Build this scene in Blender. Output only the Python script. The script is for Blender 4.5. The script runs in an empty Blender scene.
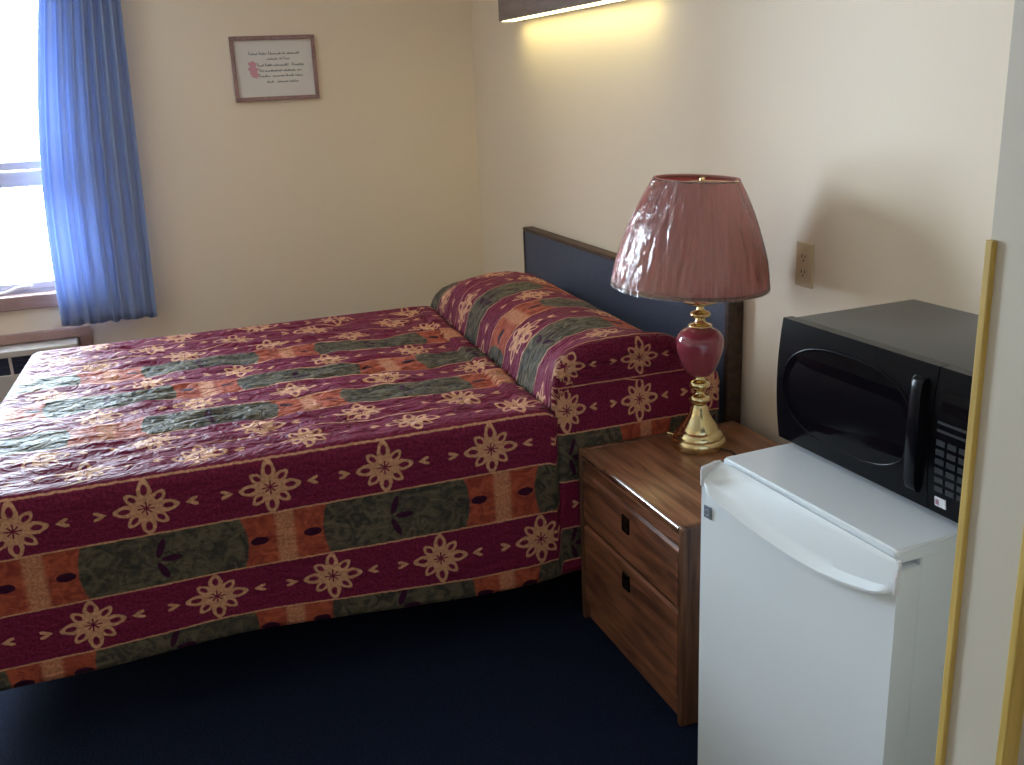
import bpy, bmesh, math, random
from mathutils import Vector, Matrix, noise
PI = math.pi
random.seed(7)
sc = bpy.context.scene
COL = sc.collection

# ------------------------------------------------------------------ camera
cam_d = bpy.data.cameras.new('camera'); cam = bpy.data.objects.new('camera', cam_d); COL.objects.link(cam)
cam_d.sensor_width = 36.0; cam_d.lens = 36.0 * 990.0 / 1024.0; cam_d.clip_start = 0.02
def cam_axes(yaw, pitch, roll):
    f = Vector((-math.cos(pitch)*math.sin(yaw), math.cos(pitch)*math.cos(yaw), math.sin(pitch)))
    r = Vector((math.cos(yaw), math.sin(yaw), 0)); u = r.cross(f)
    return r*math.cos(roll)+u*math.sin(roll), -r*math.sin(roll)+u*math.cos(roll), f
_r, _u, _f = cam_axes(math.radians(70.255), math.radians(-17.009), math.radians(-2.563))
cam.matrix_world = Matrix(((_r.x, _u.x, -_f.x, 0), (_r.y, _u.y, -_f.y, 0), (_r.z, _u.z, -_f.z, 1.5), (0, 0, 0, 1)))
sc.camera = cam

# ------------------------------------------------------------------ world, light, exposure
SKY = 38.0
w = bpy.data.worlds.new('world'); sc.world = w; w.use_nodes = True
nt = w.node_tree; bg = nt.nodes['Background']
tc = nt.nodes.new('ShaderNodeTexCoord'); sep = nt.nodes.new('ShaderNodeSeparateXYZ'); rmp = nt.nodes.new('ShaderNodeValToRGB')
nt.links.new(tc.outputs['Generated'], sep.inputs[0]); nt.links.new(sep.outputs['Z'], rmp.inputs[0])
e = rmp.color_ramp.elements; e[0].position = 0.0; e[0].color = (0.56, 0.67, 0.77, 1); e[1].position = 0.25; e[1].color = (0.685, 0.86, 1.0, 1)
nt.links.new(rmp.outputs[0], bg.inputs[0]); bg.inputs[1].default_value = SKY
sc.view_settings.view_transform = 'Standard'; sc.view_settings.look = 'None'
sc.view_settings.exposure = 0.80; sc.view_settings.gamma = 1.0; sc.view_settings.use_curve_mapping = False
sc.cycles.use_denoising = True
sc.cycles.max_bounces = 10; sc.cycles.diffuse_bounces = 6; sc.cycles.transparent_max_bounces = 12
WX = -4.78           # window wall
WY = 1.59            # headboard wall
WIN = (-1.25, -0.23, 0.667, 2.124)   # y0,y1,z0,z1 of the opening
pl = bpy.data.lights.new('window_portal', 'AREA'); pl.shape = 'RECTANGLE'; pl.size = WIN[1]-WIN[0]; pl.size_y = WIN[3]-WIN[2]
pl.cycles.is_portal = True
po = bpy.data.objects.new('window_portal', pl); COL.objects.link(po)
po.location = (WX-0.16, (WIN[0]+WIN[1])/2, (WIN[2]+WIN[3])/2); po.rotation_euler = (PI/2, 0, -PI/2)

# ------------------------------------------------------------------ helpers
def mat(name, col, rough=0.6, metal=0.0, spec=0.5, **kw):
    m = bpy.data.materials.new(name); m.use_nodes = True
    b = m.node_tree.nodes['Principled BSDF']
    b.inputs['Base Color'].default_value = (*col, 1); b.inputs['Roughness'].default_value = rough
    b.inputs['Metallic'].default_value = metal; b.inputs['Specular IOR Level'].default_value = spec
    for k, v in kw.items(): b.inputs[k.replace('_', ' ')].default_value = v
    return m
def srgb(r, g, b):
    f = lambda c: (c/255/12.92) if c/255 <= 0.04045 else ((c/255+0.055)/1.055)**2.4
    return (f(r), f(g), f(b))
def bump(m, scale=(100, 100, 100), strength=0.2, dist=0.002, detail=3, coord='Object', distort=0.0):
    n = m.node_tree; b = n.nodes['Principled BSDF']
    t = n.nodes.new('ShaderNodeTexCoord'); mp = n.nodes.new('ShaderNodeMapping'); mp.inputs['Scale'].default_value = scale
    no = n.nodes.new('ShaderNodeTexNoise'); no.inputs['Scale'].default_value = 1.0; no.inputs['Detail'].default_value = detail
    no.inputs['Distortion'].default_value = distort
    bu = n.nodes.new('ShaderNodeBump'); bu.inputs['Strength'].default_value = strength; bu.inputs['Distance'].default_value = dist
    n.links.new(t.outputs[coord], mp.inputs[0]); n.links.new(mp.outputs[0], no.inputs[0]); n.links.new(no.outputs[0], bu.inputs['Height'])
    n.links.new(bu.outputs[0], b.inputs['Normal']); return no
def colvar(m, c0, c1, scale, detail=4, coord='Object', distort=0.0, lo=0.3, hi=0.7):
    n = m.node_tree; b = n.nodes['Principled BSDF']
    t = n.nodes.new('ShaderNodeTexCoord'); mp = n.nodes.new('ShaderNodeMapping'); mp.inputs['Scale'].default_value = scale
    no = n.nodes.new('ShaderNodeTexNoise'); no.inputs['Scale'].default_value = 1.0; no.inputs['Detail'].default_value = detail
    no.inputs['Distortion'].default_value = distort
    r = n.nodes.new('ShaderNodeValToRGB'); r.color_ramp.elements[0].position = lo; r.color_ramp.elements[1].position = hi
    r.color_ramp.elements[0].color = (*c0, 1); r.color_ramp.elements[1].color = (*c1, 1)
    n.links.new(t.outputs[coord], mp.inputs[0]); n.links.new(mp.outputs[0], no.inputs[0]); n.links.new(no.outputs[0], r.inputs[0])
    n.links.new(r.outputs[0], b.inputs['Base Color'])
def obj(name, bm, m, parent=None, smooth=False, angle=None):
    me = bpy.data.meshes.new(name)
    if isinstance(bm, tuple):
        me.from_pydata(bm[0], [], bm[1])
    else:
        bmesh.ops.recalc_face_normals(bm, faces=bm.faces); bm.to_mesh(me); bm.free()
    for x in (m if isinstance(m, (list, tuple)) else [m]): me.materials.append(x)
    if smooth or angle:
        for p in me.polygons: p.use_smooth = True
    o = bpy.data.objects.new(name, me); COL.objects.link(o)
    if angle:
        me.set_sharp_from_angle(angle=math.radians(angle))
    if parent: o.parent = parent
    return o
def tag(o, label, cat, group=None):
    o['label'] = label; o['category'] = cat
    if group: o['group'] = group
    return o
def thing(name, label, cat, loc=(0, 0, 0), rz=0.0):
    o = bpy.data.objects.new(name, None); COL.objects.link(o); o.location = loc; o.rotation_euler = (0, 0, rz)
    o.empty_display_size = 0.05
    return tag(o, label, cat)
def struct(name, bm, m, parent=None):
    o = obj(name, bm, m, parent)
    o['kind'] = 'structure'
    return o
def box(bm, x0, x1, y0, y1, z0, z1, bev=0.0, seg=2, mi=0):
    r = bmesh.ops.create_cube(bm, size=1.0)
    vs = r['verts']
    for v in vs:
        v.co = Vector((x0+(v.co.x+.5)*(x1-x0), y0+(v.co.y+.5)*(y1-y0), z0+(v.co.z+.5)*(z1-z0)))
    fs = set(f for v in vs for f in v.link_faces)
    for f in fs: f.material_index = mi
    if bev > 0:
        es = list(set(e for v in vs for e in v.link_edges))
        bmesh.ops.bevel(bm, geom=es, offset=bev, segments=seg, affect='EDGES', profile=0.5, material=-1)
    return bm
def B(*a, **k): return box(bmesh.new(), *a, **k)
def lathe(prof, seg=48, wob=None, closed=False):
    """prof: list of (r,z); wob(ang,i)->radius factor"""
    vs, fs = [], []
    n = len(prof)
    for i, (r, z) in enumerate(prof):
        for k in range(seg):
            a = 2*PI*k/seg; rr = r*(wob(a, i) if wob else 1)
            vs.append((rr*math.cos(a), rr*math.sin(a), z))
    for i in range(n-1 if not closed else n):
        j = (i+1) % n
        for k in range(seg):
            k2 = (k+1) % seg
            fs.append((i*seg+k, i*seg+k2, j*seg+k2, j*seg+k))
    if not closed:
        fs.append(tuple(range(seg))[::-1]); fs.append(tuple((n-1)*seg+k for k in range(seg)))
    return vs, fs
def spline(pts, n=8):
    """Catmull-Rom through tuples"""
    out = []; P = [pts[0]]+list(pts)+[pts[-1]]
    for i in range(1, len(P)-2):
        for s in range(n):
            t = s/n
            out.append(tuple(0.5*((2*b)+(c-a)*t+(2*a-5*b+4*c-d)*t*t+(-a+3*b-3*c+d)*t**3) for a, b, c, d in zip(P[i-1], P[i], P[i+1], P[i+2])))
    out.append(tuple(pts[-1])); return out
def tube(bm, pts, r, seg=8, cap=True):
    pts = [Vector(p) for p in pts]; rings = []
    up = Vector((0, 0, 1))
    for i, p in enumerate(pts):
        t = (pts[min(i+1, len(pts)-1)]-pts[max(i-1, 0)]).normalized()
        a = t.cross(up)
        if a.length < 1e-3: a = t.cross(Vector((1, 0, 0)))
        a.normalize(); b = t.cross(a)
        rr = r[i] if isinstance(r, (list, tuple)) else r
        rings.append([bm.verts.new(p+a*rr*math.cos(2*PI*k/seg)+b*rr*math.sin(2*PI*k/seg)) for k in range(seg)])
    for A, Bq in zip(rings, rings[1:]):
        for k in range(seg): bm.faces.new((A[k], A[(k+1) % seg], Bq[(k+1) % seg], Bq[k]))
    if cap: bm.faces.new(rings[0]); bm.faces.new(rings[-1])
    return bm
def prism(bm, pts, fn0, fn1):
    """closed outline pts extruded between two mapping functions"""
    a = [bm.verts.new(fn0(p)) for p in pts]; b = [bm.verts.new(fn1(p)) for p in pts]
    bm.faces.new(a); bm.faces.new(b[::-1]); n = len(pts)
    for i in range(n): bm.faces.new((a[i], a[(i+1) % n], b[(i+1) % n], b[i]))
    return bm
def sm(a, b, x):
    t = min(1, max(0, (x-a)/(b-a))); return t*t*(3-2*t)

# ------------------------------------------------------------------ materials
M_wall = mat('cream wall paint', srgb(240, 225, 203), 0.55); bump(M_wall, (180, 180, 180), 0.15, 0.001)
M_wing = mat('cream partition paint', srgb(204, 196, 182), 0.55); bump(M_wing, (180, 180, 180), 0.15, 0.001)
M_ceil = mat('white ceiling', srgb(244, 241, 234), 0.9); bump(M_ceil, (120, 120, 120), 0.4, 0.003)
M_carpet = mat('navy carpet', srgb(22, 32, 60), 0.95, spec=0.1); colvar(M_carpet, srgb(15, 20, 36), srgb(30, 39, 64), (170, 170, 170), 3); bump(M_carpet, (260, 260, 260), 0.9, 0.006)
def wood(name, c0, c1, scale, rough=0.38, spec=0.5):
    m = mat(name, c0, rough, spec=spec); colvar(m, c0, c1, scale, 6, distort=0.8, lo=0.33, hi=0.68); return m
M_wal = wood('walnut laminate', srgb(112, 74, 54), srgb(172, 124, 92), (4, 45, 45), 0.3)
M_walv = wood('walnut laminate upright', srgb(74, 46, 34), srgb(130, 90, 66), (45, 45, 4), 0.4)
M_walf = wood('walnut drawer front', srgb(88, 52, 38), srgb(152, 98, 70), (5, 45, 38), 0.55)
M_lam = wood('glossy laminate edge', srgb(96, 62, 46), srgb(140, 100, 74), (9, 40, 40), 0.22, 0.9)
M_lam.node_tree.nodes['Principled BSDF'].inputs['Coat Weight'].default_value = 1.0; M_lam.node_tree.nodes['Principled BSDF'].inputs['Coat Roughness'].default_value = 0.12
M_edge = wood('dark wood edging', srgb(52, 34, 26), srgb(84, 60, 46), (9, 40, 40), 0.5)
M_guard = wood('pale oak strip', srgb(190, 158, 80), srgb(214, 184, 106), (60, 60, 5), 0.5)
M_shelfwood = wood('brown painted wood', srgb(156, 124, 118), srgb(174, 142, 134), (30, 6, 30), 0.5)
M_hb = mat('navy headboard laminate', srgb(44, 58, 84), 0.5, spec=0.35); colvar(M_hb, srgb(68, 77, 98), srgb(88, 97, 118), (150, 150, 150), 4)
M_brass = mat('polished brass', (0.80, 0.66, 0.36), 0.16, 1.0)
M_ceramic = mat('rose ceramic', srgb(146, 64, 80), 0.12, spec=0.6); M_ceramic.node_tree.nodes['Principled BSDF'].inputs['Coat Weight'].default_value = 0.5
M_white = mat('white enamel', srgb(236, 243, 250), 0.32, spec=0.5); bump(M_white, (350, 350, 350), 0.06, 0.0006)
M_whiteplastic = mat('white plastic', srgb(234, 234, 242), 0.35)
M_gasket = mat('grey gasket', srgb(150, 152, 150), 0.7)
M_badge = mat('grey badge', srgb(120, 130, 144), 0.4, 0.2); M_badge2 = mat('pale badge mark', srgb(170, 180, 195), 0.3, 0.6)
M_black = mat('black gloss plastic', (0.004, 0.004, 0.006), 0.2, spec=0.10)
M_blackmat = mat('black satin plastic', (0.012, 0.012, 0.015), 0.36, spec=0.5)
M_mwtop = mat('charcoal painted steel', (0.06, 0.06, 0.06), 0.38, spec=0.5); bump(M_mwtop, (500, 500, 500), 0.15, 0.0005)
M_mwglass = mat('black door glass', (0.003, 0.003, 0.005), 0.1, spec=0.12)
M_key = mat('grey key print', srgb(36, 38, 43), 0.4)
M_sticker = mat('white sticker', srgb(215, 215, 222), 0.5)
M_stickmark = mat('pink sticker print', srgb(150, 110, 130), 0.5)
M_outlet = mat('ivory outlet plastic', srgb(214, 194, 160), 0.4); M_slot = mat('dark slot', (0.02, 0.018, 0.015), 0.6)
M_bronze = mat('dark bronze pull', (0.03, 0.024, 0.02), 0.3, 0.8)
M_cord = mat('brown lamp cord', srgb(60, 42, 32), 0.45)
M_fix = wood('dark fixture wood grain', srgb(120, 104, 102), srgb(142, 126, 122), (8, 40, 40), 0.45)
M_vinyl = mat('pale window vinyl', srgb(196, 190, 200), 0.4)
M_frame = mat('mauve wood picture frame', srgb(136, 100, 96), 0.4); colvar(M_frame, srgb(138, 108, 108), srgb(164, 130, 126), (60, 60, 60))
M_paper = mat('cream print paper', srgb(228, 224, 220), 0.7); M_ink = mat('grey green ink', srgb(132, 140, 140), 0.8); M_pink = mat('pink print', srgb(216, 160, 174), 0.8)
M_ac = mat('beige air conditioner plastic', srgb(196, 188, 182), 0.45); M_acd = mat('dark vent interior', srgb(40, 46, 70), 0.6)
M_steel = mat('dark steel', (0.03, 0.03, 0.035), 0.4, 0.8)
M_tick = mat('mattress ticking', srgb(205, 205, 210), 0.8)
def emissive(name, col, s):
    m = bpy.data.materials.new(name); m.use_nodes = True; n = m.node_tree; n.nodes.clear()
    o = n.nodes.new('ShaderNodeOutputMaterial'); em = n.nodes.new('ShaderNodeEmission'); em.inputs[0].default_value = (*col, 1); em.inputs[1].default_value = s
    n.links.new(em.outputs[0], o.inputs[0]); return m
M_tubelight = emissive('fluorescent diffuser', (1.0, 0.87, 0.38), 6.0)
def clearfilm(name, rough, fac_lo, fac_hi, wrinkle=None, ior=1.45):
    m = bpy.data.materials.new(name); m.use_nodes = True; n = m.node_tree; n.nodes.clear()
    o = n.nodes.new('ShaderNodeOutputMaterial'); mx = n.nodes.new('ShaderNodeMixShader'); t = n.nodes.new('ShaderNodeBsdfTransparent')
    g = n.nodes.new('ShaderNodeBsdfGlossy'); g.inputs['Roughness'].default_value = rough
    lw = n.nodes.new('ShaderNodeFresnel'); lw.inputs[0].default_value = ior
    mr = n.nodes.new('ShaderNodeMapRange'); mr.inputs['To Min'].default_value = fac_lo; mr.inputs['To Max'].default_value = fac_hi
    n.links.new(lw.outputs[0], mr.inputs[0]); n.links.new(mr.outputs[0], mx.inputs[0]); n.links.new(t.outputs[0], mx.inputs[1]); n.links.new(g.outputs[0], mx.inputs[2]); n.links.new(mx.outputs[0], o.inputs[0])
    if wrinkle:
        tcn = n.nodes.new('ShaderNodeTexCoord'); mp = n.nodes.new('ShaderNodeMapping'); mp.inputs['Scale'].default_value = wrinkle
        no = n.nodes.new('ShaderNodeTexNoise'); no.inputs['Scale'].default_value = 1; no.inputs['Detail'].default_value = 3; no.inputs['Distortion'].default_value = 1.2
        bu = n.nodes.new('ShaderNodeBump'); bu.inputs['Strength'].default_value = 1.0; bu.inputs['Distance'].default_value = 0.014
        n.links.new(tcn.outputs['Object'], mp.inputs[0]); n.links.new(mp.outputs[0], no.inputs[0]); n.links.new(no.outputs[0], bu.inputs['Height'])
        n.links.new(bu.outputs[0], g.inputs['Normal']); n.links.new(bu.outputs[0], lw.inputs['Normal'])
    return m
M_glass = clearfilm('window glass', 0.02, 0.02, 0.8)
M_wrap = clearfilm('clear plastic wrap', 0.12, 0.05, 1.0, (30, 30, 6), 1.8)
def cloth(name, col, trans, rough=0.8):
    m = bpy.data.materials.new(name); m.use_nodes = True; n = m.node_tree; n.nodes.clear()
    o = n.nodes.new('ShaderNodeOutputMaterial'); mx = n.nodes.new('ShaderNodeMixShader'); mx.inputs[0].default_value = trans
    d = n.nodes.new('ShaderNodeBsdfDiffuse'); t = n.nodes.new('ShaderNodeBsdfTranslucent')
    tcn = n.nodes.new('ShaderNodeTexCoord'); no = n.nodes.new('ShaderNodeTexNoise'); no.inputs['Scale'].default_value = 300
    bu = n.nodes.new('ShaderNodeBump'); bu.inputs['Strength'].default_value = 0.25; bu.inputs['Distance'].default_value = 0.001
    n.links.new(tcn.outputs['Object'], no.inputs[0]); n.links.new(no.outputs[0], bu.inputs['Height']); n.links.new(bu.outputs[0], d.inputs['Normal'])
    d.inputs[0].default_value = (*col, 1); t.inputs[0].default_value = (*col, 1)
    n.links.new(d.outputs[0], mx.inputs[1]); n.links.new(t.outputs[0], mx.inputs[2]); n.links.new(mx.outputs[0], o.inputs[0]); return m
M_curtain = cloth('blue curtain cloth', srgb(166, 182, 216), 0.34)
M_shade = cloth('dusty pink shade fabric', srgb(250, 180, 178), 0.30)
M_rim = cloth('pink rim tape', srgb(176, 130, 120), 0.1)

# ---- bedspread: bands, flowers and blocks worked out with math nodes from the cloth's own coordinates
class E:
    """tiny expression -> math node builder"""
    nt = None
    def __init__(s, sock): s.s = sock
    @staticmethod
    def op(o, *a, clamp=False):
        n = E.nt.nodes.new('ShaderNodeMath'); n.operation = o; n.use_clamp = clamp
        for i, x in enumerate(a):
            if isinstance(x, E): E.nt.links.new(x.s, n.inputs[i])
            else: n.inputs[i].default_value = x
        return E(n.outputs[0])
    def __add__(s, o): return E.op('ADD', s, o)
    __radd__ = __add__
    def __sub__(s, o): return E.op('SUBTRACT', s, o)
    def __rsub__(s, o): return E.op('SUBTRACT', o, s)
    def __mul__(s, o): return E.op('MULTIPLY', s, o)
    __rmul__ = __mul__
    def __truediv__(s, o): return E.op('DIVIDE', s, o)
    def abs(s): return E.op('ABSOLUTE', s)
def hyp(a, b): return E.op('SQRT', a*a+b*b)
def wrap(x, P): return E.op('WRAP', x, P/2, -P/2)
def step(x, a, b):    # 0 below a, 1 above b (b<a flips)
    n = E.nt.nodes.new('ShaderNodeMapRange'); n.interpolation_type = 'SMOOTHSTEP'
    lo, hi = (a, b) if a < b else (b, a)
    n.inputs['From Min'].default_value = lo; n.inputs['From Max'].default_value = hi
    n.inputs['To Min'].default_value = 0.0 if a < b else 1.0; n.inputs['To Max'].default_value = 1.0 if a < b else 0.0
    E.nt.links.new(x.s, n.inputs['Value']); return E(n.outputs[0])
def mx(f, a, b):
    n = E.nt.nodes.new('ShaderNodeMix'); n.data_type = 'RGBA'
    E.nt.links.new(f.s, n.inputs['Factor'])
    for i, c in ((6, a), (7, b)):
        if isinstance(c, tuple): n.inputs[i].default_value = (*c, 1)
        else: E.nt.links.new(c, n.inputs[i])
    return n.outputs[2]
BANDS = [(-.06, .04, 'B', .22), (.04, .18, 'M', .035), (.18, .32, 'B', .22), (.32, .455, 'M', .195), (.455, .605, 'M', .01), (.605, .755, 'M', .19),
         (.755, .91, 'B', .36), (.91, 1.06, 'M', .045), (1.06, 1.215, 'B', .087), (1.215, 1.365, 'M', .205), (1.365, 1.52, 'B', .385),
         (1.52, 1.665, 'M', .05), (1.665, 1.815, 'M', .235), (1.815, 1.95, 'M', .05), (1.95, 2.09, 'B', .22), (2.09, 2.23, 'M', .195), (2.23, 2.40, 'B', .22)]
def bedspread_material():
    m = bpy.data.materials.new('quilted patterned bedspread'); m.use_nodes = True; n = m.node_tree; E.nt = n
    b = n.nodes['Principled BSDF']
    uv = n.nodes.new('ShaderNodeUVMap'); uv.uv_map = 'cloth'
    no = n.nodes.new('ShaderNodeTexNoise'); no.inputs['Scale'].default_value = 55; no.inputs['Detail'].default_value = 2
    n.links.new(uv.outputs[0], no.inputs[0])
    sx = n.nodes.new('ShaderNodeSeparateXYZ'); n.links.new(uv.outputs[0], sx.inputs[0])
    sn = n.nodes.new('ShaderNodeSeparateColor'); n.links.new(no.outputs['Color'], sn.inputs[0])
    U = E(sx.outputs[0]) + (E(sn.outputs[0])-0.5)*0.005; V = E(sx.outputs[1]) + (E(sn.outputs[1])-0.5)*0.005
    Mc = Mp = Bc = Bp = isB = line = None
    add = lambda a, x: x if a is None else a+x
    for u0, u1, k, ph in BANDS:
        ins = E.op('MULTIPLY', E.op('GREATER_THAN', U, u0), E.op('LESS_THAN', U, u1+1e-6))
        if k == 'M': Mc = add(Mc, ins*((u0+u1)/2)); Mp = add(Mp, ins*ph)
        else: Bc = add(Bc, ins*((u0+u1)/2)); Bp = add(Bp, ins*ph); isB = add(isB, ins)
        d = (U-u0).abs(); l = step(d, .0030, .0014); line = add(line, l)
    # flower
    p = wrap(V-Mp, .29); q = (U-Mc)*1.12
    r = hyp(p, q); th = E.op('ARCTAN2', q, p)
    k = E.op('ROUND', th*(4/PI)); dth = th-k*(PI/4); odd = (E.op('MODULO', k, 2.0)).abs()
    s = r*E.op('COSINE', dth); t = r*E.op('SINE', dth)
    L = .076-odd*.012; wd = .0195-odd*.003
    sc_ = (s-L*.63)/(L*.37); taper = E.op('MULTIPLY_ADD', sc_, -.22, .9)
    el = hyp(sc_, t/(wd*taper)); el2 = hyp((s-L*.66)/(L*.2), t/(wd*.45))
    fl = step(el, 1.05, .92)*step(el2, .75, 1.0)
    cen = step(r, .031, .028)*step(t.abs(), .0012, .0026)
    d = p.abs()-.106
    bud = step(q.abs()-(d+.017)*.62, .001, -.001)*step(d, .013, .011)*step(q.abs()-(d-.001)*.55, -.001, .001)*step(q.abs(), .013, .011)
    tanm = E.op('MINIMUM', fl+cen+bud, 1.0)*(1-isB)
    # block
    po_ = wrap(V-Bp, .58); qb = U-Bc
    edge = po_.abs()+qb*qb*(-3.0)
    green = step(edge, .090, .097)
    leaf = step(hyp((po_.abs()-.066)/.023, qb/.0115), 1.05, .9)
    pale = step(po_.abs(), .030, .016)
    g = wrap(V-Bp-.29, .58)
    g2 = qb.abs()-.03
    l1 = hyp((g-.016)/.024, qb/.0085); l2 = hyp((g+.008-g2*.35)/.0095, g2/.025)
    gl = step(E.op('MINIMUM', l1, l2), 1.05, .9)
    n2 = n.nodes.new('ShaderNodeTexNoise'); n2.inputs['Scale'].default_value = 28; n2.inputs['Detail'].default_value = 4; n2.inputs['Distortion'].default_value = 1.5
    n.links.new(uv.outputs[0], n2.inputs[0]); N2 = step(E(n2.outputs[0]), .35, .65)
    n3 = n.nodes.new('ShaderNodeTexNoise'); n3.inputs['Scale'].default_value = 140; n3.inputs['Detail'].default_value = 2
    n.links.new(uv.outputs[0], n3.inputs[0]); N3 = step(E(n3.outputs[0]), .3, .7)
    maroon = mx(N3, srgb(101, 24, 56), srgb(128, 38, 69)); tan = mx(N3, srgb(190, 138, 108), srgb(218, 166, 130))
    gr = mx(N2, srgb(62, 59, 54), srgb(102, 93, 76)); orr = mx(N2, srgb(142, 62, 50), srgb(178, 88, 64))
    gr = mx(gl, gr, srgb(58, 20, 48)); orr = mx(pale*(N3*.5+.35), orr, srgb(206, 150, 116)); orr = mx(leaf, orr, srgb(56, 16, 42))
    blk = mx(green, orr, gr)
    c = mx(isB, maroon, blk); c = mx(tanm, c, tan); c = mx(E.op('MINIMUM', line*.9, 1.0), c, tan)
    n.links.new(c, b.inputs['Base Color'])
    b.inputs['Roughness'].default_value = 0.55; b.inputs['Specular IOR Level'].default_value = 0.10
    b.inputs['Sheen Weight'].default_value = 0.05; b.inputs['Sheen Roughness'].default_value = 0.4
    # quilting relief
    mp = n.nodes.new('ShaderNodeMapping'); mp.inputs['Scale'].default_value = (46, 20, 1); n.links.new(uv.outputs[0], mp.inputs[0])
    q1 = n.nodes.new('ShaderNodeTexNoise'); q1.inputs['Scale'].default_value = 1; q1.inputs['Detail'].default_value = 2.5; q1.inputs['Distortion'].default_value = 0.9
    n.links.new(mp.outputs[0], q1.inputs[0])
    bu = n.nodes.new('ShaderNodeBump'); bu.inputs['Strength'].default_value = 1.0; bu.inputs['Distance'].default_value = 0.024
    n.links.new(q1.outputs[0], bu.inputs['Height']); n.links.new(bu.outputs[0], b.inputs['Normal'])
    # the quilting is drawn tight on the hanging sides, puffed on the flat top
    pf_ = step((E(sx.outputs[0])-1.2).abs(), .78, .70)*.7+.3
    n.links.new(pf_.s, bu.inputs['Strength'])
    return m
M_spread = bedspread_material()

# ------------------------------------------------------------------ the room
X1, Y0, H = .9, -2.3, 2.42
struct('floor', B(WX-.2, X1+.15, Y0-.15, WY+.15, -.1, 0), M_carpet)
struct('ceiling', B(WX-.2, X1+.15, Y0-.15, WY+.15, H, H+.1), M_ceil)
struct('wall_right', B(WX-.2, X1+.15, WY, WY+.15, 0, H), M_wall)
struct('wall_left', B(WX-.2, X1+.15, Y0-.15, Y0, 0, H), M_wall)
struct('wall_front', B(X1, X1+.15, Y0, WY, 0, H), M_wall)
bm = bmesh.new(); y0, y1, z0, z1 = WIN
box(bm, WX-.2, WX, Y0, y0, 0, H); box(bm, WX-.2, WX, y1, WY, 0, H); box(bm, WX-.2, WX, y0, y1, 0, z0); box(bm, WX-.2, WX, y0, y1, z1, H)
struct('wall_back', bm, M_wall)
struct('wall_partition', B(-.820, -.724, .85, WY, 0, H), M_wing)
# oak corner strips up to 1.31 m
t = B(-.8225, -.811, .844, .868, .0, 1.313, .002); o = struct('trim_1', t, M_guard)
t = B(-.733, -.7215, .844, .868, .0, 1.313, .002); o = struct('trim_2', t, M_guard)
# window
bm = bmesh.new(); xf0, xf1 = WX-.12, WX-.05
box(bm, xf0, xf1, y0, y0+.05, z0, z1, .004); box(bm, xf0, xf1, y1-.05, y1, z0, z1, .004)
box(bm, xf0, xf1, y0+.05, y1-.05, z1-.05, z1, .004); box(bm, xf0, xf1, y0+.05, y1-.05, z0, z0+.03, .004)
win = struct('window_1', bm, M_vinyl)
bm = bmesh.new()
for a, b_, xo in ((1.141, 1.211, .012), (1.211, 1.252, -.012)):
    box(bm, xf0+.01+xo, xf1-.004+xo, y0+.05, y1-.05, a+.004, b_, .006)
o = obj('meeting_rail', bm, M_vinyl, win)
o = obj('lower_sash', B(xf0+.012, xf1+.004, y0+.05, y1-.05, z0+.03, z0+.062, .006), M_vinyl, win)
obj('pane', B(WX-.088, WX-.084, y0+.05, y1-.05, z0+.06, 1.145), M_glass, win)
obj('pane', B(WX-.104, WX-.100, y0+.05, y1-.05, 1.252, z1-.05), M_glass, win)
bm = bmesh.new(); hx = WX-.036
tube(bm, spline([(hx, -.73, z0+.030), (hx+.004, -.69, z0+.036), (hx+.008, -.635, z0+.028), (hx+.01, -.57, z0+.046), (hx+.008, -.51, z0+.050)], 6), [.007]*24+[.004], 8)
box(bm, hx-.012, hx+.004, -.73, -.625, z0+.018, z0+.030, .003)
obj('latch', bm, M_whiteplastic, win, angle=50)
struct('trim_3', B(WX-.05, WX+.03, y0-.03, y1+.03, z0-.045, z0+.018, .006), M_shelfwood)   # window sill

# ------------------------------------------------------------------ bed
BX0, BX1, BYF, BYH = -3.82, -2.36, -.425, 1.475     # far, near, foot, head
TOP = .632
bed = thing('bed', 'wide bed under a maroon, orange and green floral quilted bedspread', 'bed', (0, 0, 0))
fr = bmesh.new()
box(fr, BX0+.28, BX0+.32, BYF+.08, BYH, .14, .18); box(fr, BX1-.42, BX1-.38, BYF+.08, BYH, .14, .18)
for yy in (BYF+.1, .45, BYH-.06): box(fr, BX0+.06, BX1-.06, yy, yy+.04, .14, .18)
obj('bed_frame', fr, M_steel, bed)
for xx in (BX0+.30, BX1-.40):
    for yy in (BYF+.32, .47, BYH-.1): obj('leg', (lathe([(.018, 0), (.022, .01), (.016, .03), (.016, .141)], 12)[0], lathe([(.018, 0), (.022, .01), (.016, .03), (.016, .141)], 12)[1]), M_steel, bed).location = (xx, yy, 0)
obj('box_spring', B(BX0+.05, BX1-.05, BYF+.05, BYH, .18, .38, .03, 3), M_tick, bed)
obj('mattress', B(BX0+.05, BX1-.05, BYF+.05, BYH, .38, TOP-.03, .05, 4), M_tick, bed)
def pillow_h(y, a=0.0):
    """height of the cover above the mattress top along the bed"""
    y = y+.070*min(1, max(0, a/1.46))-.012
    if y < .96: return 0.0
    pts = [(.96, 0), (1.0, -.004), (1.026, -.022), (1.036, .02), (1.05, .075), (1.08, .118), (1.13, .147), (1.2, .160), (1.28, .158), (1.36, .136), (1.42, .10), (1.47, .06), (1.53, .03)]
    for (p0, ha), (p1, hb) in zip(pts, pts[1:]):
        if y <= p1: return ha+(hb-ha)*(y-p0)/(p1-p0)
    return pts[-1][1]
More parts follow.
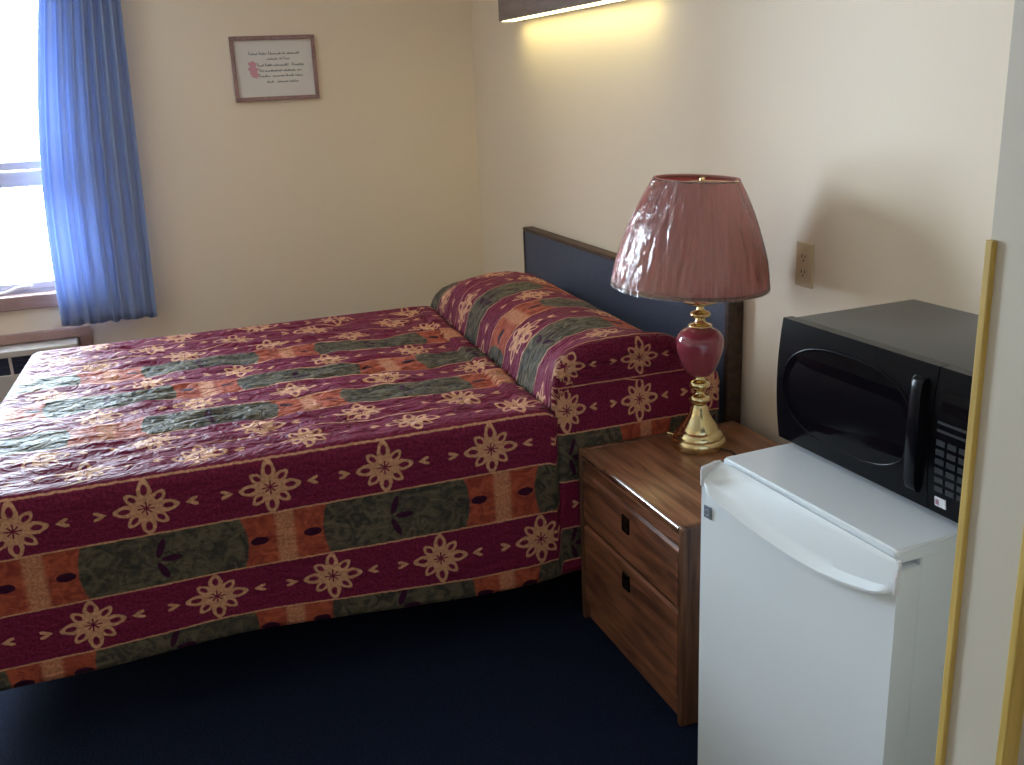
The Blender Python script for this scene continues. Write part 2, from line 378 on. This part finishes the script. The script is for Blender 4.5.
def bedspread():
    SD = .484; R = .02; UE = .470; W = BX1-BX0; step_ = .0125
    q0 = R*PI/2
    na = int(round((W+2*SD)/step_)); nb_ys = []
    A = [-SD+i*(W+2*SD)/na for i in range(na+1)]
    y = BYH; ys = []
    while y > BYF-1e-6:
        ys.append(y); y -= .006 if .94 < y < 1.12 else step_
    nd = int(SD/.014); foot = [SD*(i+1)/nd for i in range(nd)]
    rows = [(yy, 0.0) for yy in ys]+[(BYF, d) for d in foot]
    def prof(d):   # d = cloth distance past the edge start -> (outward, down)
        if d <= 0: return 0.0, 0.0
        if d < q0: return R*math.sin(d/R), R*(1-math.cos(d/R))
        e_ = d-q0; return R+.022*e_, R+e_
    V, UV, PHK, SK = [], [], [], []
    nr = len(rows)
    vlen = [0.0]*(na+1)
    for j, (yy, fd) in enumerate(rows):
        for i, a in enumerate(A):
            ph = pillow_h(yy, a) if fd == 0 else 0
            da = max(0, -a, a-W); side = 1 if a > W else -1       # a runs 0 (far) .. W (near)
            da_, fd_ = da, fd
            if da > 0 and fd > 0:
                m_ = max(da, fd); th = (PI/4)*(fd/da) if da >= fd else PI/2-(PI/4)*(da/fd)
                o_, dn = prof(m_)
                x = (BX0+R if side < 0 else BX1-R)+side*o_*math.cos(th); yv = BYF+R-o_*math.sin(th); z = TOP-dn
            else:
                o_, dn = prof(da)
                xa = BX0+R+min(max(a, 0), W)*(W-2*R)/W
                x = xa+side*o_ if da > 0 else xa
                o2, dn2 = prof(fd)
                yv = (yy if fd == 0 else BYF)+(0 if fd == 0 else -o2); z = TOP-dn-dn2
                if fd == 0 and yy < BYF+R: yv = yy
            # pillow lifts the top and swells the sides
            if ph:
                edge_in = min(a, W-a)
                if ph > 0:      # the near end is boxed up to full height, the far end slumps
                    boxed = .172*min(1.0, ph/.160)**.38
                    ph = ph+(boxed-ph)*sm(.12, 0, W-a)*sm(1.47, 1.30, yy)
                k = .55+.45*sm(0, .32, a)
                if da > 0: k *= max(0, 1-da/SD)**.9
                z += ph*k
                if da > 0: x += side*.02*max(0, sm(1.0, 1.06, yy))*sm(0, .05, da)*(0 if side > 0 else 1)
            if da > 0 and yy > .9 and fd == 0:      # tucked fold at the pillow's front
                x -= side*.018*math.exp(-((yy-.972)/.010)**2)*sm(0, .06, da)*(1-.8*sm(.2, .44, da))
            # soft waviness
            top = 1.0 if da == 0 and fd == 0 else 0.0
            nz = noise.noise(Vector((a*11, yy*5.5+fd*5, 0)))
            if top:
                fade = sm(0, .05, min(a, W-a))*sm(BYF, BYF+.04, yy)
                wav = .006*nz+.010*noise.noise(Vector((a*24+.5*math.sin(yy*11), yy*8+a*2+4, 3)))+.0055*noise.noise(Vector((a*46, yy*16+a*3+4, 9)))
                if yy > .98: wav *= .45
                z += wav*fade
                if ph == 0 and yy < .97: z -= .012*sm(.35, 1.0, yy)*sm(0, .2, W-a)
            else:
                d_ = max(da, fd)
                wob = (.005*noise.noise(Vector((yy*3.2, fd*3+a, 7)))+.002*noise.noise(Vector((yy*12, d_*12, 2))))*sm(.02, .35, d_)
                if da >= fd and da > 0: x += side*wob
                else: yv -= wob
                if side > 0 and da > 0 and fd == 0:      # pressed flat where it meets the nightstand
                    lim = BX1-.002; x = x-(x-lim)*sm(.90, 1.01, yy) if x > lim else x
                if side > 0 and da > 0: z += sm(.2, SD, da)*(.026*math.exp(-((yy-.08)/.28)**2)-.020*sm(.35, .75, yy))
                z += .020*noise.noise(Vector((yy*2.6+side*4, fd*2.0+a*.3, 5)))*sm(.2, SD, d_)
            sk = .090*min(1, max(0, a/W))*(.4-yv)/.86 if yv < .4 else 0.0
            yv -= sk; SK.append(sk)
            V.append((x, yv, z)); PHK.append(ph*k if ph else 0)
    for j, (yy, fd) in enumerate(rows):
        for i, a in enumerate(A):
            if j == 0: vlen[i] = yy
            else:
                p0 = Vector(V[(j-1)*(na+1)+i]); p1 = Vector(V[j*(na+1)+i]); dyy = (p1-p0)
                if 0 <= a <= W and fd == 0: vlen[i] -= math.hypot(dyy.y, dyy.z*.8 if yy > .95 else 0)
                else: vlen[i] -= (rows[j-1][0]-yy)+(fd-rows[j-1][1])
            UV.append((W+UE-a, vlen[i]))
    # line the pattern up again at the bed's middle for the top rows
    jm = min(range(nr), key=lambda j: abs(rows[j][0]-.9)+rows[j][1]*9)
    for i in range(na+1):
        off = rows[jm][0]-UV[jm*(na+1)+i][1]
        for j in range(nr):
            u_, v_ = UV[j*(na+1)+i]; UV[j*(na+1)+i] = (u_, v_+off)
    # over the pillow the cloth is pulled up and bunched at the fold
    for j, (yy, fd) in enumerate(rows):
        if fd > 0: continue
        for i, a in enumerate(A):
            k0 = j*(na+1)+i
            yl = yy+.070*min(1, max(0, a/1.46))-.012
            f = sm(1.015, 1.03, yl)
            if f <= 0: continue
            z = V[k0][2]; u0, v0 = UV[k0]
            if a > W: up = .455-(.70-z) if z < .70 else .455+(z-.70)*1.4
            else: up = .605+(W-a)*.985
            off = .06+(yy-.975)*.31
            off += .105*sm(.447, .463, up)
            vp = yy+off if a > W-.03 else v0+.10
            UV[k0] = (u0+(up-u0)*f, v0+(vp-v0)*f)
    UV = [(u_, v_-sk) for (u_, v_), sk in zip(UV, SK)]
    F = []
    for j in range(nr-1):
        for i in range(na):
            k = j*(na+1)+i; F.append((k, k+1, k+na+2, k+na+1))
    o = obj('bedspread', (V, F), M_spread, bed, smooth=True)
    uvl = o.data.uv_layers.new(name='cloth')
    for lp in o.data.loops: uvl.data[lp.index].uv = UV[lp.vertex_index]
    so = o.modifiers.new('thickness', 'SOLIDIFY'); so.thickness = .012; so.offset = -1
    return o
bedspread()['label'] = 'maroon quilted bedspread with tan flowers and orange and green blocks'

# headboard on the wall
hb = thing('headboard', 'low dark navy headboard with brown wood edging on wall behind bed', 'headboard', (-4.057, 1.549, 0))
HWd, HZ0, HZ1 = 1.652, .34, .881
obj('panel', B(.012, HWd-.012, -.008, .036, HZ0+.01, HZ1-.012, .002), M_hb, hb)
tl = .012
obj('edge_trim', B(0, HWd, -.012, .038, HZ1-.016, HZ1, .004), M_edge, hb)
obj('edge_trim', B(0, .016, -.012, .038, HZ0, HZ1-.016, .004), M_edge, hb)
obj('edge_trim', B(HWd-.024, HWd, -.012, .038, HZ0, HZ1-.016, .004), M_edge, hb)

# ------------------------------------------------------------------ nightstand
NW, ND, NH = .572, .50, .523
ns = thing('nightstand', 'two drawer walnut laminate nightstand between bed and small refrigerator', 'nightstand', (-2.346, 1.025, 0))
bm = bmesh.new()
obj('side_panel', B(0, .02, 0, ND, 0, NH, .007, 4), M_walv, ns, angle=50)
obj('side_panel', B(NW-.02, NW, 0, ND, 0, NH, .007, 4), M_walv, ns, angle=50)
obj('top', B(.0205, NW-.0205, .004, ND, NH-.03, NH-.002, .002, 2), M_wal, ns, angle=50)
bm = bmesh.new()
prism(bm, [(.006, NH-.028)]+[(.009-.0095*math.cos(k*PI/16), NH-.0115+.0095*math.sin(k*PI/16)) for k in range(9)]+[(.009, NH-.028)], lambda p: Vector((.0205, p[0], p[1])), lambda p: Vector((NW-.0205, p[0], p[1])))
obj('top_edge', bm, M_lam, ns, angle=40)
bm = bmesh.new(); box(bm, .02, NW-.02, .03, ND-.005, .05, NH-.03); box(bm, .02, NW-.02, .012, .03, NH-.06, NH-.03)
obj('carcass', bm, M_walf, ns)
obj('kick_board', B(.02, NW-.02, .02, .034, 0, .075), M_walf, ns)
for zb, zt in ((.312, .462), (.060, .300)):
    bm = bmesh.new()
    # drawer face with a sloping grip along its top edge
    pr = [(.006, zb), (.028, zb), (.028, zt), (.010, zt), (.004, zt-.007), (.004, zb+.002)]
    prism(bm, pr, lambda p: Vector((.024, p[0], p[1])), lambda p: Vector((NW-.024, p[0], p[1])))
    d = obj('drawer', bm, M_walf, ns)
    hx0 = NW/2-.018; hz = zt-.05
    pb = bmesh.new()
    for a in ((hx0, hx0+.036, hz+.018, hz+.022), (hx0, hx0+.036, hz-.022, hz-.018), (hx0, hx0+.004, hz-.022, hz+.022), (hx0+.032, hx0+.036, hz-.022, hz+.022)):
        box(pb, a[0], a[1], -.001, .006, a[2], a[3], .001)
    box(pb, hx0+.003, hx0+.033, .002, .006, hz-.02, hz+.02)
    box(pb, hx0+.008, hx0+.028, -.002, .004, hz-.004, hz+.002, .001)
    obj('recessed_pull', pb, M_bronze, d)

# ------------------------------------------------------------------ table lamp
LX, LY = -2.212, 1.327
lamp = thing('table_lamp', 'brass table lamp with rose urn and pink plastic-wrapped pleated shade on nightstand', 'lamp', (LX, LY, NH-.001))
def lath(name, prof, m, n=6, seg=56, par=lamp, ang=40):
    v, f = lathe(spline(prof, n) if n else prof, seg); return obj(name, (v, f), m, par, angle=ang)
lath('base', [(.0, .0), (.070, .0), (.0725, .004), (.0725, .022), (.069, .027), (.066, .028), (.066, .034), (.062, .042), (.056, .048), (.053, .049), (.051, .058), (.040, .074), (.030, .090), (.025, .104), (.022, .114), (.018, .12), (.0, .12)], M_brass, 0)
lath('stem', [(.012, .118), (.014, .120), (.026, .128), (.029, .136), (.026, .144), (.014, .150), (.011, .156), (.014, .162), (.026, .168), (.029, .176), (.026, .184), (.015, .190), (.012, .198), (.016, .200), (.024, .203), (.028, .207)], M_brass, 4)
lath('urn', [(.022, .204), (.030, .205), (.043, .222), (.056, .254), (.0625, .284), (.0605, .308), (.048, .325), (.030, .333), (.024, .334)], M_ceramic, 6)
lath('neck', [(.026, .333), (.031, .336), (.030, .341), (.018, .345), (.013, .352), (.012, .358), (.020, .361), (.027, .367), (.024, .374), (.013, .379), (.010, .386), (.011, .391), (.026, .395), (.041, .400), (.043, .405), (.010, .407), (.008, .5)], M_brass, 4)
obj('switch', tube(bmesh.new(), [(-.066, -.035, .016), (-.078, -.041, .016), (-.080, -.042, .016), (-.088, -.046, .016)], [.003, .003, .005, .005], 10), M_brass, lamp, angle=50)
SZ0, SZ1 = .446, .721
def shade_r(t):   # t 0 bottom .. 1 top
    return .200-.036*t-.058*t*t
NS = 240
ripple = lambda a, amp: 1+amp*math.sin(a*60+1.3*math.sin(a*7))+amp*.8*math.sin(a*23+2)
prof = [(shade_r(i/14), SZ0+(SZ1-SZ0)*i/14) for i in range(15)]
prof += [(r_-.0035, z_) for r_, z_ in prof[::-1]]
v, f = lathe(prof, NS, lambda a, i: ripple(a, .005), closed=True)
shd = obj('lamp_shade', (v, f), M_shade, lamp, smooth=True)
for zz, rr in ((SZ0, shade_r(0)), (SZ1, shade_r(1))):
    s_ = 1 if zz == SZ0 else -1
    v, f = lathe([(rr+.0025, zz-.001), (rr+.0025, zz+s_*.008), (rr-.006, zz+s_*.008), (rr-.006, zz-.001)], 96, closed=True)
    obj('rim', (v, f), M_rim, shd, smooth=True)
def wrapwob(a, i):
    return 1.024+.014*noise.noise(Vector((math.cos(a)*9, math.sin(a)*9, i*.22)))+.012*noise.noise(Vector((math.cos(a)*20, math.sin(a)*20, i*.12+5)))
wp = [(shade_r(i/20), SZ0-.004+(SZ1-SZ0+.004)*i/20) for i in range(21)]
vs, fs = lathe(wp, NS, wrapwob); fs = fs[:-2]
obj('plastic_wrap', (vs, fs), M_wrap, lamp, smooth=True)['label'] = 'crinkled clear plastic wrap on the shade'
_tilt = Matrix.Translation((-.006, -.012, 0)) @ Matrix.Translation((0, 0, SZ1)) @ Matrix.Rotation(math.radians(-3.2), 4, Vector((.94, -.34, 0))) @ Matrix.Translation((0, 0, -SZ1))
for o_ in lamp.children:
    if o_.name.startswith(('lamp_shade', 'plastic_wrap')): o_.matrix_local = _tilt
bm = bmesh.new()
for k in range(3):
    a = 2*PI*k/3+.4; tube(bm, [(0, 0, SZ1-.008), (.11*math.cos(a), .11*math.sin(a), SZ1-.006), ((shade_r(1)-.004)*math.cos(a), (shade_r(1)-.004)*math.sin(a), SZ1-.003)], .0016, 6)
obj('spider', bm, M_brass, lamp)
lath('finial', [(.0, SZ1-.018), (.006, SZ1-.018), (.006, SZ1-.012), (.004, SZ1-.009), (.007, SZ1-.006), (.006, SZ1-.001), (.0, SZ1+.003)], M_brass, 0, 16)
bm = bmesh.new()
for s_ in (-1, 1):
    tube(bm, spline([(s_*.012, 0, .42), (s_*.05, 0, .47), (s_*.06, 0, .55), (s_*.045, 0, .66), (0, 0, SZ1-.008)], 6), .0016, 6)
obj('harp', bm, M_brass, lamp)
obj('bulb', lathe(spline([(.002, .46), (.013, .465), (.014, .49), (.028, .53), (.03, .555), (.02, .58), (.002, .588)], 5), 20), M_whiteplastic, lamp, smooth=True)
bm = bmesh.new()
tube(bm, spline([(.060, .030, .006), (.085, .048, .004), (.12, .045, .0045), (.17, .06, .0045), (.25, .095, .0045), (.33, .125, .0045), (.385, .14, .0045)], 6), .003, 8)
obj('cord', bm, M_cord, lamp, smooth=True)

# ------------------------------------------------------------------ small refrigerator
FW, FD, FH = .445, .43, .80
fg = thing('mini_fridge', 'small white refrigerator beside nightstand, with black microwave on top', 'refrigerator', (-1.511, .958, 0), math.radians(3.2))
obj('body', B(.004, FW-.004, .056, FD, .02, FH-.022, .006, 3), M_white, fg, angle=40)
bm = bmesh.new()
# lid with rounded corners
def rrect(x0, x1, y0, y1, rs, n=6):
    out = []
    for (cx, cy, a0), r in zip(((x0, y0, PI), (x1, y0, 1.5*PI), (x1, y1, 0), (x0, y1, .5*PI)), rs):
        ccx = cx+(r if cx == x0 else -r); ccy = cy+(r if cy == y0 else -r)
        for k in range(n+1):
            a = a0+k*PI/2/n; out.append((ccx+r*math.cos(a), ccy+r*math.sin(a)))
    return out
pts = rrect(0, FW, 0, FD, (.008, .008, .03, .03), 4)
prism(bm, pts, lambda p: Vector((p[0], p[1], FH-.022)), lambda p: Vector((p[0], p[1], FH)))
bmesh.ops.bevel(bm, geom=[e_ for e_ in bm.edges if abs(e_.verts[0].co.z-e_.verts[1].co.z) < 1e-5 and e_.verts[0].co.z > FH-.01], offset=.004, segments=3, affect='EDGES')
obj('lid', bm, M_white, fg, angle=40)
obj('gasket', B(.014, FW-.007, .050, .058, .07, FH-.05), M_gasket, fg)
# door: a slab standing slightly open at the left, its top a scooped sloping grip
DW, DT = .449, .050
lip = [(-.001, .772), (.010, .765), (.045, .751), (.115, .7365), (.182, .7255), (.245, .7185), (.305, .717), (.360, .722), (.412, .731), (.440, .740), (.4485, .747)]
def lip_z(x):
    for (a, za), (b_, zb) in zip(lip, lip[1:]):
        if x <= b_: return za+(zb-za)*max(0, (x-a))/(b_-a)
    return lip[-1][1]
top_z = lambda x: .798-.008*x/.449
top_y = lambda x: min(DT-.006, .049-.043*x/.449)
bm = bmesh.new(); rows_ = []; NX = 56
for i in range(NX+1):
    x = DW*i/NX; zl = lip_z(x)*.6+.2*lip_z(x-.008)+.2*lip_z(x+.008); zt = top_z(x)-(.006 if i in (0, NX) else 0); zl = min(zl, zt-.012)
    dt = top_y(x)
    sec = [(DT, .055), (DT, .768), (DT-.002, .7705), (dt, .7715), (dt, zt-.003), (dt-.002, zt-.0008), (dt-.005, zt)]
    y1, z1 = dt-.006, zt-.0006
    for k in range(1, 9):
        s_ = k/9; sec.append((y1+(-.004-y1)*s_, z1-(z1-zl)*(s_**1.3)))
    pk = sm(0, .04, x)*sm(DW+.004, DW-.03, x)*.0135
    sec += [(-pk*.75-.0005, zl+.002), (-pk-.0007, zl-.001), (-pk-.0007, zl-.005), (-pk*.45-.0003, zl-.009), (0, zl-.011), (-.0005, zl-.10), (-.001, .40), (0, .07), (.006, .058), (.012, .055)]
    rows_.append([bm.verts.new((x, p[0], p[1])) for p in sec])
for a, b_ in zip(rows_, rows_[1:]):
    n_ = len(a)
    for k in range(n_): bm.faces.new((a[k], a[(k+1) % n_], b_[(k+1) % n_], b_[k]))
bm.faces.new(rows_[0]); bm.faces.new(rows_[-1])
door = obj('door', bm, M_white, fg, angle=35)
_m = Matrix.Rotation(-math.radians(3.2), 4, 'Z') @ Matrix.Translation((1.511, -.958, 0)) @ Matrix.Translation((-1.497, .906, 0)) @ Matrix.Rotation(math.radians(9.0), 4, 'Z')
door.matrix_local = _m
for xs in (-.001, DW-.006):
    bm = bmesh.new(); zl = lip_z(xs+.004); zt = top_z(xs)
    dt = top_y(xs)
    ztf = zt-.002 if xs < .1 else zt-.022
    pr = [(dt, zl-.012), (dt, zt+.001), (max(.002, dt-.012), zt+.001), (-.003, ztf), (-.0045, ztf-.008), (-.0045, zl-.012)]
    prism(bm, pr, lambda p: Vector((xs, p[0], p[1])), lambda p: Vector((xs+.007, p[0], p[1])))
    bmesh.ops.bevel(bm, geom=bm.edges[:], offset=.0018, segments=2, affect='EDGES')
    obj('grip_end', bm, M_whiteplastic, door, angle=40)
bd = obj('badge', B(.010, .030, -.0030, .002, .698, .722, .001), M_badge, door)
bm = bmesh.new(); tube(bm, [(.020+.006*math.cos(2*PI*k/20), -.0032, .710+.006*math.sin(2*PI*k/20)) for k in range(21)], .0010, 6, False)
obj('badge_mark', bm, M_badge2, bd)
for xs in (.03, FW-.06): obj('foot', B(xs, xs+.03, .08, .11, 0, .022), M_blackmat, fg)
for xs in (.03, FW-.06): obj('foot', B(xs, xs+.03, FD-.06, FD-.03, 0, .022), M_blackmat, fg)

# ------------------------------------------------------------------ microwave
MW, MD, MH = .50, .315, .238
mw = thing('microwave', 'black countertop microwave on top of small white refrigerator', 'microwave', (-1.531, 1.094, FH), math.radians(2.0))
Z0 = .012
obj('casing', B(.004, MW-.004, .024, MD, Z0, MH+Z0-.001, .005, 3), M_mwtop, mw, angle=40)
def front_slab(xa, xb, za, zb, yb, thick, bow, m, name, par, NXs=24):
    bm = bmesh.new(); R_ = []
    nz = 10
    for i in range(NXs+1):
        x = xa+(xb-xa)*i/NXs; col_ = []
        for k in range(nz+1):
            z = za+(zb-za)*k/nz; c_ = (z-(Z0+MH/2))/(MH/2)
            col_.append(bm.verts.new((x, yb-thick-bow*(1-c_*c_), z)))
        back = [bm.verts.new((x, yb, zb)), bm.verts.new((x, yb, za))]
        R_.append(col_+back)
    for a, b_ in zip(R_, R_[1:]):
        n_ = len(a)
        for k in range(n_): bm.faces.new((a[k], a[(k+1) % n_], b_[(k+1) % n_], b_[k]))
    bm.faces.new(R_[0]); bm.faces.new(R_[-1])
    bmesh.ops.bevel(bm, geom=[e_ for e_ in bm.edges if len(e_.link_faces) == 2 and e_.calc_face_angle(0) > 1.0], offset=.003, segments=2, affect='EDGES')
    return obj(name, bm, m, par, angle=35)
def fy_(z, extra=0): c_ = (z-(Z0+MH/2))/(MH/2); return .024-.020-.010*(1-c_*c_)-extra
mdoor = front_slab(0, .385, Z0, Z0+MH, .024, .020, .010, M_black, 'door', mw)
panel = front_slab(.387, MW, Z0, Z0+MH, .024, .020, .010, M_black, 'control_panel', mw)
# oval window with a raised lip
ov = []
for k in range(60):
    a = 2*PI*k/60; ca, sa = math.cos(a), math.sin(a)
    ov.append((.185+.165*math.copysign(abs(ca)**.75, ca), Z0+.118+.088*math.copysign(abs(sa)**.85, sa)))
bm = bmesh.new(); prism(bm, ov, lambda p: Vector((p[0], fy_(p[1], .0012), p[1])), lambda p: Vector((p[0], fy_(p[1], -.004), p[1])))
wn = obj('window', bm, M_mwglass, mdoor)
bm = bmesh.new(); tube(bm, [(p[0], fy_(p[1], -.0005), p[1]) for p in ov+ov[:1]], .0030, 8, False)
obj('lip', bm, M_black, wn, smooth=True)
# bowed vertical handle
hp = spline([(.356, fy_(Z0+.215, -.002), Z0+.215), (.356, fy_(Z0+.2, .005), Z0+.200), (.362, fy_(Z0+.12, .008), Z0+.120), (.356, fy_(Z0+.04, .005), Z0+.040), (.356, fy_(Z0+.02, -.002), Z0+.022)], 8)
bm = bmesh.new(); hv = []
for x, y, z in hp: hv.append([bm.verts.new((x+dx, y+dy, z)) for dx, dy in ((-.016, .010), (-.015, -.003), (-.008, -.007), (.011, -.005), (.014, .010), (0, .012))])
for a, b_ in zip(hv, hv[1:]):
    for k in range(6): bm.faces.new((a[k], a[(k+1) % 6], b_[(k+1) % 6], b_[k]))
bm.faces.new(hv[0]); bm.faces.new(hv[-1])
obj('handle', bm, M_black, mdoor, angle=60)
def plate(xa, xb, za, zb, m, name, par, ex=.001):
    bm = bmesh.new(); P = [(xa, za), (xb, za), (xb, (za+zb)/2), (xb, zb), (xa, zb), (xa, (za+zb)/2)]
    prism(bm, P, lambda p: Vector((p[0], fy_(p[1], ex), p[1])), lambda p: Vector((p[0], fy_(p[1], -.003), p[1])))
    return obj(name, bm, m, par)
plate(.402, .488, Z0+.172, Z0+.205, M_mwglass, 'display', panel)
M_chrome = mat('silver trim', (.5, .5, .52), .25, 1.0)
for zz in (.152, .139): plate(.400, .490, Z0+zz, Z0+zz+.004, M_key, 'trim_line', panel, .0012)
for r_ in range(6):
    for c_ in range(4):
        plate(.401+c_*.0225, .401+c_*.0225+.017, Z0+.117-r_*.0155, Z0+.117-r_*.0155+.009, M_key, 'key', panel, .0012)
st = plate(.402, .424, Z0+.014, Z0+.030, M_sticker, 'sticker', panel, .0015)
plate(.404, .411, Z0+.017, Z0+.026, M_stickmark, 'sticker_print', st, .0018)
for a in (.03, MW-.05):
    for b_ in (.05, MD-.05): obj('foot', B(a, a+.02, b_, b_+.02, 0, Z0+.002), M_blackmat, mw)

# ------------------------------------------------------------------ wall outlet
ol = thing('wall_outlet', 'ivory electrical outlet plate on wall between lamp and microwave', 'outlet', (-2.130, WY, 1.007))
obj('plate', B(-.036, .036, -.006, .0, -.058, .058, .004, 3), M_outlet, ol, angle=40)
for zz in (-.02, .02):
    bm = bmesh.new(); pts = [(.0165*math.cos(2*PI*k/20), max(-.0125, min(.0125, .0165*math.sin(2*PI*k/20)))) for k in range(20)]
    prism(bm, pts, lambda p: Vector((p[0], -.0075, zz+p[1])), lambda p: Vector((p[0], -.004, zz+p[1])))
    r_ = obj('receptacle', bm, M_outlet, ol)
    bm = bmesh.new(); box(bm, -.0075, -.0055, -.0085, -.006, zz-.002, zz+.007); box(bm, .0055, .0075, -.0085, -.006, zz-.002, zz+.006); box(bm, -.002, .002, -.0085, -.006, zz-.010, zz-.006)
    obj('slot', bm, M_slot, r_)

# ------------------------------------------------------------------ wall light over the bed
wl = thing('wall_light', 'long dark wall light with lit yellowish underside above the bed', 'light', (-4.100, WY, 1.731))
LL = 1.21
bm = bmesh.new(); box(bm, 0, LL, -.105, -.096, 0, .125, .001); box(bm, 0, .012, -.09, 0, 0, .125, .001); box(bm, LL-.012, LL, -.09, 0, 0, .125, .001)
obj('housing', bm, M_fix, wl)
obj('back_plate', B(.012, LL-.012, -.045, 0, .0, .125), M_fix, wl)
obj('diffuser', B(.014, LL-.014, -.0955, -.045, -.002, .010), M_tubelight, wl)

# ------------------------------------------------------------------ framed verse
pf = thing('framed_print', 'small framed handwritten verse with pink drawing on wall beside window', 'picture', (WX, .643, 1.594)); pf.scale = (1.04, 1.04, 1.04)
PW, PH = .363, .268; hw, hh = PW/2, PH/2; fw = .017
for nm, a in (('top', (-hw, hw, hh-fw, hh)), ('bot', (-hw, hw, -hh, -hh+fw)), ('l', (-hw, -hw+fw, -hh+fw, hh-fw)), ('r', (hw-fw, hw, -hh+fw, hh-fw))):
    obj('frame_rail', B(0.001, .020, a[0], a[1], a[2], a[3], .003), M_frame, pf)
sheet = obj('print', B(.002, .008, -hw+fw-.002, hw-fw+.002, -hh+fw-.002, hh-fw+.002), M_paper, pf)
rng = random.Random(3)
def scrawl(bm, x0, x1, z, big):
    """illegible running handwriting stroke"""
    pts = []; x = x0; k = 0
    while x < x1:
        h = .013 if (k == 0 and big) else rng.choice([.0035, .005, .004, .0045, .009])
        pts += [(.0086, x, z-.0005), (.0086, x+.0016, z+h), (.0086, x+.0022, z+h*.3)]
        x += rng.choice([.004, .005, .0065]) if not (k == 0 and big) else .008; k += 1
    pts = spline(pts, 3); tube(bm, pts, .0010, 5)
bm = bmesh.new()
for z, words in ((.058, ((-.105, -.072, 1), (-.062, -.03, 1), (-.022, .03, 1), (.037, .05, 0), (.057, .112, 0))),
                 (.036, ((-.03, .015, 0), (.022, .036, 0), (.042, .066, 1))),
                 (.010, ((-.072, -.048, 1), (-.04, -.012, 1), (-.005, .058, 0), (.075, .128, 1))),
                 (-.012, ((-.066, -.05, 1), (-.043, .028, 0), (.036, .088, 0), (.096, .115, 0))),
                 (-.034, ((-.07, -.02, 1), (-.012, .035, 0), (.044, .078, 0), (.086, .118, 0))),
                 (-.058, ((-.04, -.008, 0), (.004, .05, 0), (.058, .096, 0)))):
    for a, b_, big in words: scrawl(bm, a, b_, z, big)
obj('handwriting', bm, M_ink, sheet, smooth=True)
bm = bmesh.new()
for cx, cz, rx, rz in ((-.094, .018, .017, .013), (-.092, -.006, .020, .017), (-.088, -.026, .016, .012)):
    pts = [(cx+rx*(1+.22*math.sin(5*2*PI*k/30))*math.cos(2*PI*k/30), cz+rz*(1+.2*math.sin(5*2*PI*k/30+1))*math.sin(2*PI*k/30)) for k in range(30)]
    prism(bm, pts, lambda p: Vector((.0075, p[0], p[1])), lambda p: Vector((.0085+.0002*cz/.02, p[0], p[1])))
obj('pink_drawing', bm, M_pink, sheet)

# ------------------------------------------------------------------ curtain
def curtain():
    cu = thing('curtain', 'pleated blue curtain hanging beside the bright window', 'curtain', (WX+.10, -.187, .543))
    ZT = 1.79; nz = 44; ny = 150; V, F = [], []
    for k in range(nz+1):
        t = k/nz; z = t*ZT + .008*math.sin(3*2*PI*0)
        zw = 1.5-(1.5-(.543+z))/1.04
        yl = -.395+(zw-.58)*.094-.036*math.sin(PI*min(1, (zw-.58)/1.29)); yr = -.012+(zw-.58)*.030
        for i in range(ny+1):
            s = i/ny
            ss = s+.012*math.sin(2*PI*s*3.3)*(1-t)
            fold = .018*math.sin(2*PI*ss*8.0+.6*math.sin(s*9))+.005*math.sin(2*PI*ss*17+2)
            fold *= .65+.35*t
            zz = z+(.004*math.sin(2*PI*ss*8+1.0)+.004*math.sin(s*31))*(1-t)**6
            V.append((fold+.01*noise.noise(Vector((s*5, t*3, 0))), 1.04*(yl+(yr-yl)*s)+.187, zz))
    for k in range(nz):
        for i in range(ny):
            a = k*(ny+1)+i; F.append((a, a+1, a+ny+2, a+ny+1))
    o = obj('cloth', (V, F), M_curtain, cu, smooth=True)
    m_ = o.modifiers.new('thickness', 'SOLIDIFY'); m_.thickness = .002
    bm = bmesh.new(); tube(bm, [(0, -1.5, ZT-.012), (0, .42, ZT-.012)], .010, 12)
    for yy in (-1.4, .36): box(bm, -.098, .006, yy-.008, yy+.008, ZT-.022, ZT-.002)
    obj('curtain_rod', bm, M_vinyl, cu)
curtain()

# ------------------------------------------------------------------ air conditioner below the window
ac = thing('air_conditioner', 'beige wall air conditioner in brown wood surround below window', 'air conditioner', (WX, -.811, .070))
AY0, AY1, AZ, AD = -.49, .452, .402, .15
bm = bmesh.new(); box(bm, 0, .03, AY0-.055, AY1+.055, AZ+.004, AZ+.045, .003); box(bm, 0, .03, AY1+.004, AY1+.055, 0, AZ+.004, .003); box(bm, 0, .03, AY0-.055, AY0-.004, 0, AZ+.004, .003)
obj('surround', bm, M_shelfwood, ac)
bm = bmesh.new(); box(bm, .0, AD-.012, AY0, AY1, -.0, AZ, .008, 3)
obj('casing', bm, M_ac, ac, angle=40)
bm = bmesh.new()
box(bm, AD-.02, AD, AY0, AY1, AZ-.028, AZ, .004); box(bm, AD-.02, AD, AY0, AY1, 0, AZ-.105, .004)
k = 0; yy = AY1
obj('front_panel', bm, M_ac, ac)
obj('vent_interior', B(AD-.0125, AD-.0115, AY0+.01, AY1-.01, AZ-.105, AZ-.028), M_acd, ac)
yy = AY1-.012
while yy > AY0:
    obj('vent_divider', B(AD-.014, AD-.002, yy, yy+.012, AZ-.106, AZ-.027), M_ac, ac); yy -= .135
for zz in (AZ-.05, AZ-.074):
    obj('slat', B(AD-.014, AD-.006, AY0+.01, AY1-.01, zz, zz+.004), M_acd, ac)
